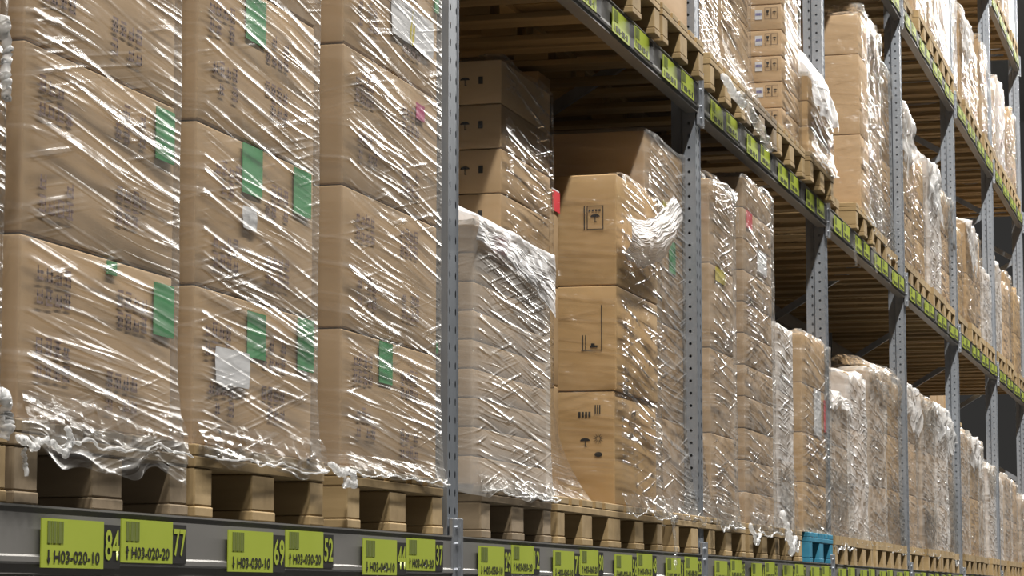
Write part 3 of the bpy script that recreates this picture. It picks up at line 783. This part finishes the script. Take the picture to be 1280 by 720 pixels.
def skirt_part(k, drop, lift, r, out=.02, xo=.02, mt='film_milky'):
    """film gathered round the top of the pallet, with a thin rolled edge"""
    l = LOADS[k]; sd = l['sd']; x0, x1 = l['x0']-xo, l['x1']+xo
    nx = max(18, int((x1-x0)/.014)); nv = 10; mb = MB(); mb.uv = []; low = []
    for i in range(nx+1):
        u = i/nx; x = x0+(x1-x0)*u
        dr = drop*(.62+.75*noise.noise((u*3.1, sd, 2))+.35*noise.noise((u*11, sd, 7)))
        for j in range(nv+1):
            v = j/nv; z = l['z0']+lift*(1-v)-dr*v
            y = l['y0']-.016-out*v**.7-.007*noise.noise((x*26, z*30, sd))-.006*noise.noise((x*60, z*18, sd+2))
            mb.v.append((x, y, z)); mb.uv.append((x, z))
        low.append((x, y-.001, z))
    for i in range(nx):
        for j in range(nv):
            a = i*(nv+1)+j; mb.f.append((a, a+1, a+nv+2, a+nv+1)); mb.mi.append(0)
    o = obj('film_skirt', mb.mesh('film_skirt', M[mt], True), l['wr'])
    if r:
        t = MB(); rr_ = [r*(.35+1.3*abs(noise.noise((i*.4, sd, 3)))) for i in range(len(low))]
        t.tube(low, rr_, 6); t.uv = [(p[0], p[2]) for p in t.v]
        obj('rolled_edge', t.mesh('rolled_edge', M['film_white'], True), o)
for k, dr, li, r in (('A1', .05, .05, .004), ('A2', .04, .05, .0035), ('A3', .025, .03, .0035), ('A4', .03, .03, .004), ('A6', .05, .04, .003), ('A7', .05, .06, .004),
                     ('A8', .05, .08, .005), ('A9', .06, .05, .005), ('A10', .10, .3, .008), ('A40', .10, .35, .008), ('A41', .05, .05, .005), ('A42', .04, .05, .005), ('A43', .07, .3, .006),
                     ('A50', .05, .05, .005), ('A51', .06, .3, .006), ('A53', .09, .6, .008), ('B30', .08, .10, .006), ('B31', .14, .16, .008), ('B33', .03, .05, .005), ('B41', .05, .06, .006), ('B42', .05, .3, .006), ('B43', .09, .3, .008)):
    skirt_part(k, dr, li, r)
def lump(k, h, drop, amp_, sd, mt='film_white', ext=.02):
    l = LOADS[k]
    def fn(u, v):
        x = l['x0']-ext+u*(l['x1']-l['x0']+2*ext); fr_ = max(0, .4-v)/.4; bk = max(0, v-.4)/.6
        return (x, l['y0']-.02+bk*.4-.01*fr_, l['z1']+h*math.sin(math.pi*min(1, bk*1.05+.12))*(.6+.4*noise.noise((u*4, sd, 0)))-fr_*drop*(.6+.8*abs(noise.noise((u*5, sd, 3)))))
    cap(k, puff_mesh(fn, 30, 20, amp_, sd, mt))
for k, h, dr, a_, sd, mt in (('A8', .05, .18, .014, 1, 'film_milky'), ('A40', .10, .10, .02, 2, 'film_white'), ('A42', .14, .2, .02, 4, 'film_milky'), ('A43', .16, .3, .03, 6, 'film_milky'),
                         ('A50', .08, .3, .03, 8, 'film_white'), ('A51', .08, .3, .03, 9, 'film_milky'), ('A52', .10, .3, .04, 11, 'film_white'), ('A53', .12, .3, .04, 12, 'film_white'),
                         ('A61', .1, .3, .04, 13, 'film_white'), ('A63', .1, .3, .04, 14, 'film_milky'), ('B42', .10, .5, .03, 15, 'film_milky'), ('B43', .1, .3, .03, 16, 'film_milky'),
                         ('B50', .08, .5, .03, 17, 'film_white'), ('B52', .1, .4, .04, 18, 'film_white'), ('B53', .1, .4, .04, 19, 'film_milky'), ('B61', .08, .4, .03, 20, 'film_white'),
                         ('C52', .1, .5, .04, 21, 'film_white'), ('C60', .08, .3, .03, 22, 'film_white'), ('C61', .1, .5, .04, 23, 'film_white')):
    lump(k, h, dr, a_, sd, mt)

def tail(k, pix, r, y, sd, mt='film_white', name='film_tail'):
    me = rope_mesh([at(a, b, y) for a, b in pix], r, sd, mt); me.name = name; obj(name, me, LOADS[k]['wr'])
tail('A0', [(3, 28), (9, 60), (6, 92), (9, 124)], .010, D-.02, 3); tail('A0', [(2, 490), (9, 505), (6, 548)], .012, D-.03, 5)
tail('A1', [(22, 545), (40, 558), (58, 548), (80, 568), (90, 552), (84, 538)], .006, D-.035, 7); tail('A1', [(30, 560), (33, 592)], .005, D-.03, 17)
tail('A3', [(412, 578), (424, 592), (438, 588), (444, 602), (430, 606)], .008, D-.03, 9)
tail('A7', [(838, 632), (842, 655), (845, 690), (844, 712)], .007, D-.04, 11, 'film_milky')
tail('A9', [(938, 655), (946, 680), (950, 668)], .010, D-.04, 12); tail('A10', [(978, 640), (986, 665), (990, 690), (994, 672)], .014, D-.04, 13)
tail('B40', [(1068, 300), (1070, 332)], .008, D-.04, 15, 'film_milky'); tail('B41', [(1093, 310), (1096, 340)], .008, D-.04, 16, 'film_milky')
tail('B31', [(925, 122), (938, 140), (950, 160), (962, 186)], .022, D-.06, 19, 'film_milky')
tail('B30', [(905, 95), (918, 118), (930, 132)], .016, D-.06, 20)

# ------------------------------------------------------------------ lamps: rows of ceiling lights along the aisle
def area(name, loc, sx, sy, e, rot=(0, 0, 0), col=(1, .97, .92)):
    l_ = bpy.data.lights.new(name, 'AREA'); l_.shape = 'RECTANGLE'; l_.size = sx; l_.size_y = sy; l_.energy = e; l_.color = col
    o = bpy.data.objects.new(name, l_); C.objects.link(o); o.location = loc; o.rotation_euler = rot; return o
for i in range(18):
    area('aisle_lamp', (-8+5*i, -2.4, 16.5), 3.0, .4, 2250)
w = bpy.data.worlds.new('hall'); bpy.context.scene.world = w; w.use_nodes = True
bg = w.node_tree.nodes['Background']; bg.inputs[0].default_value = (1, .97, .93, 1); bg.inputs[1].default_value = .05

for o in C.objects:
    if 'dims' in o: del o['dims']
vs = bpy.context.scene.view_settings
vs.view_transform = 'Standard'; vs.look = 'None'; vs.gamma = 1; vs.use_curve_mapping = False; vs.exposure = -0.66
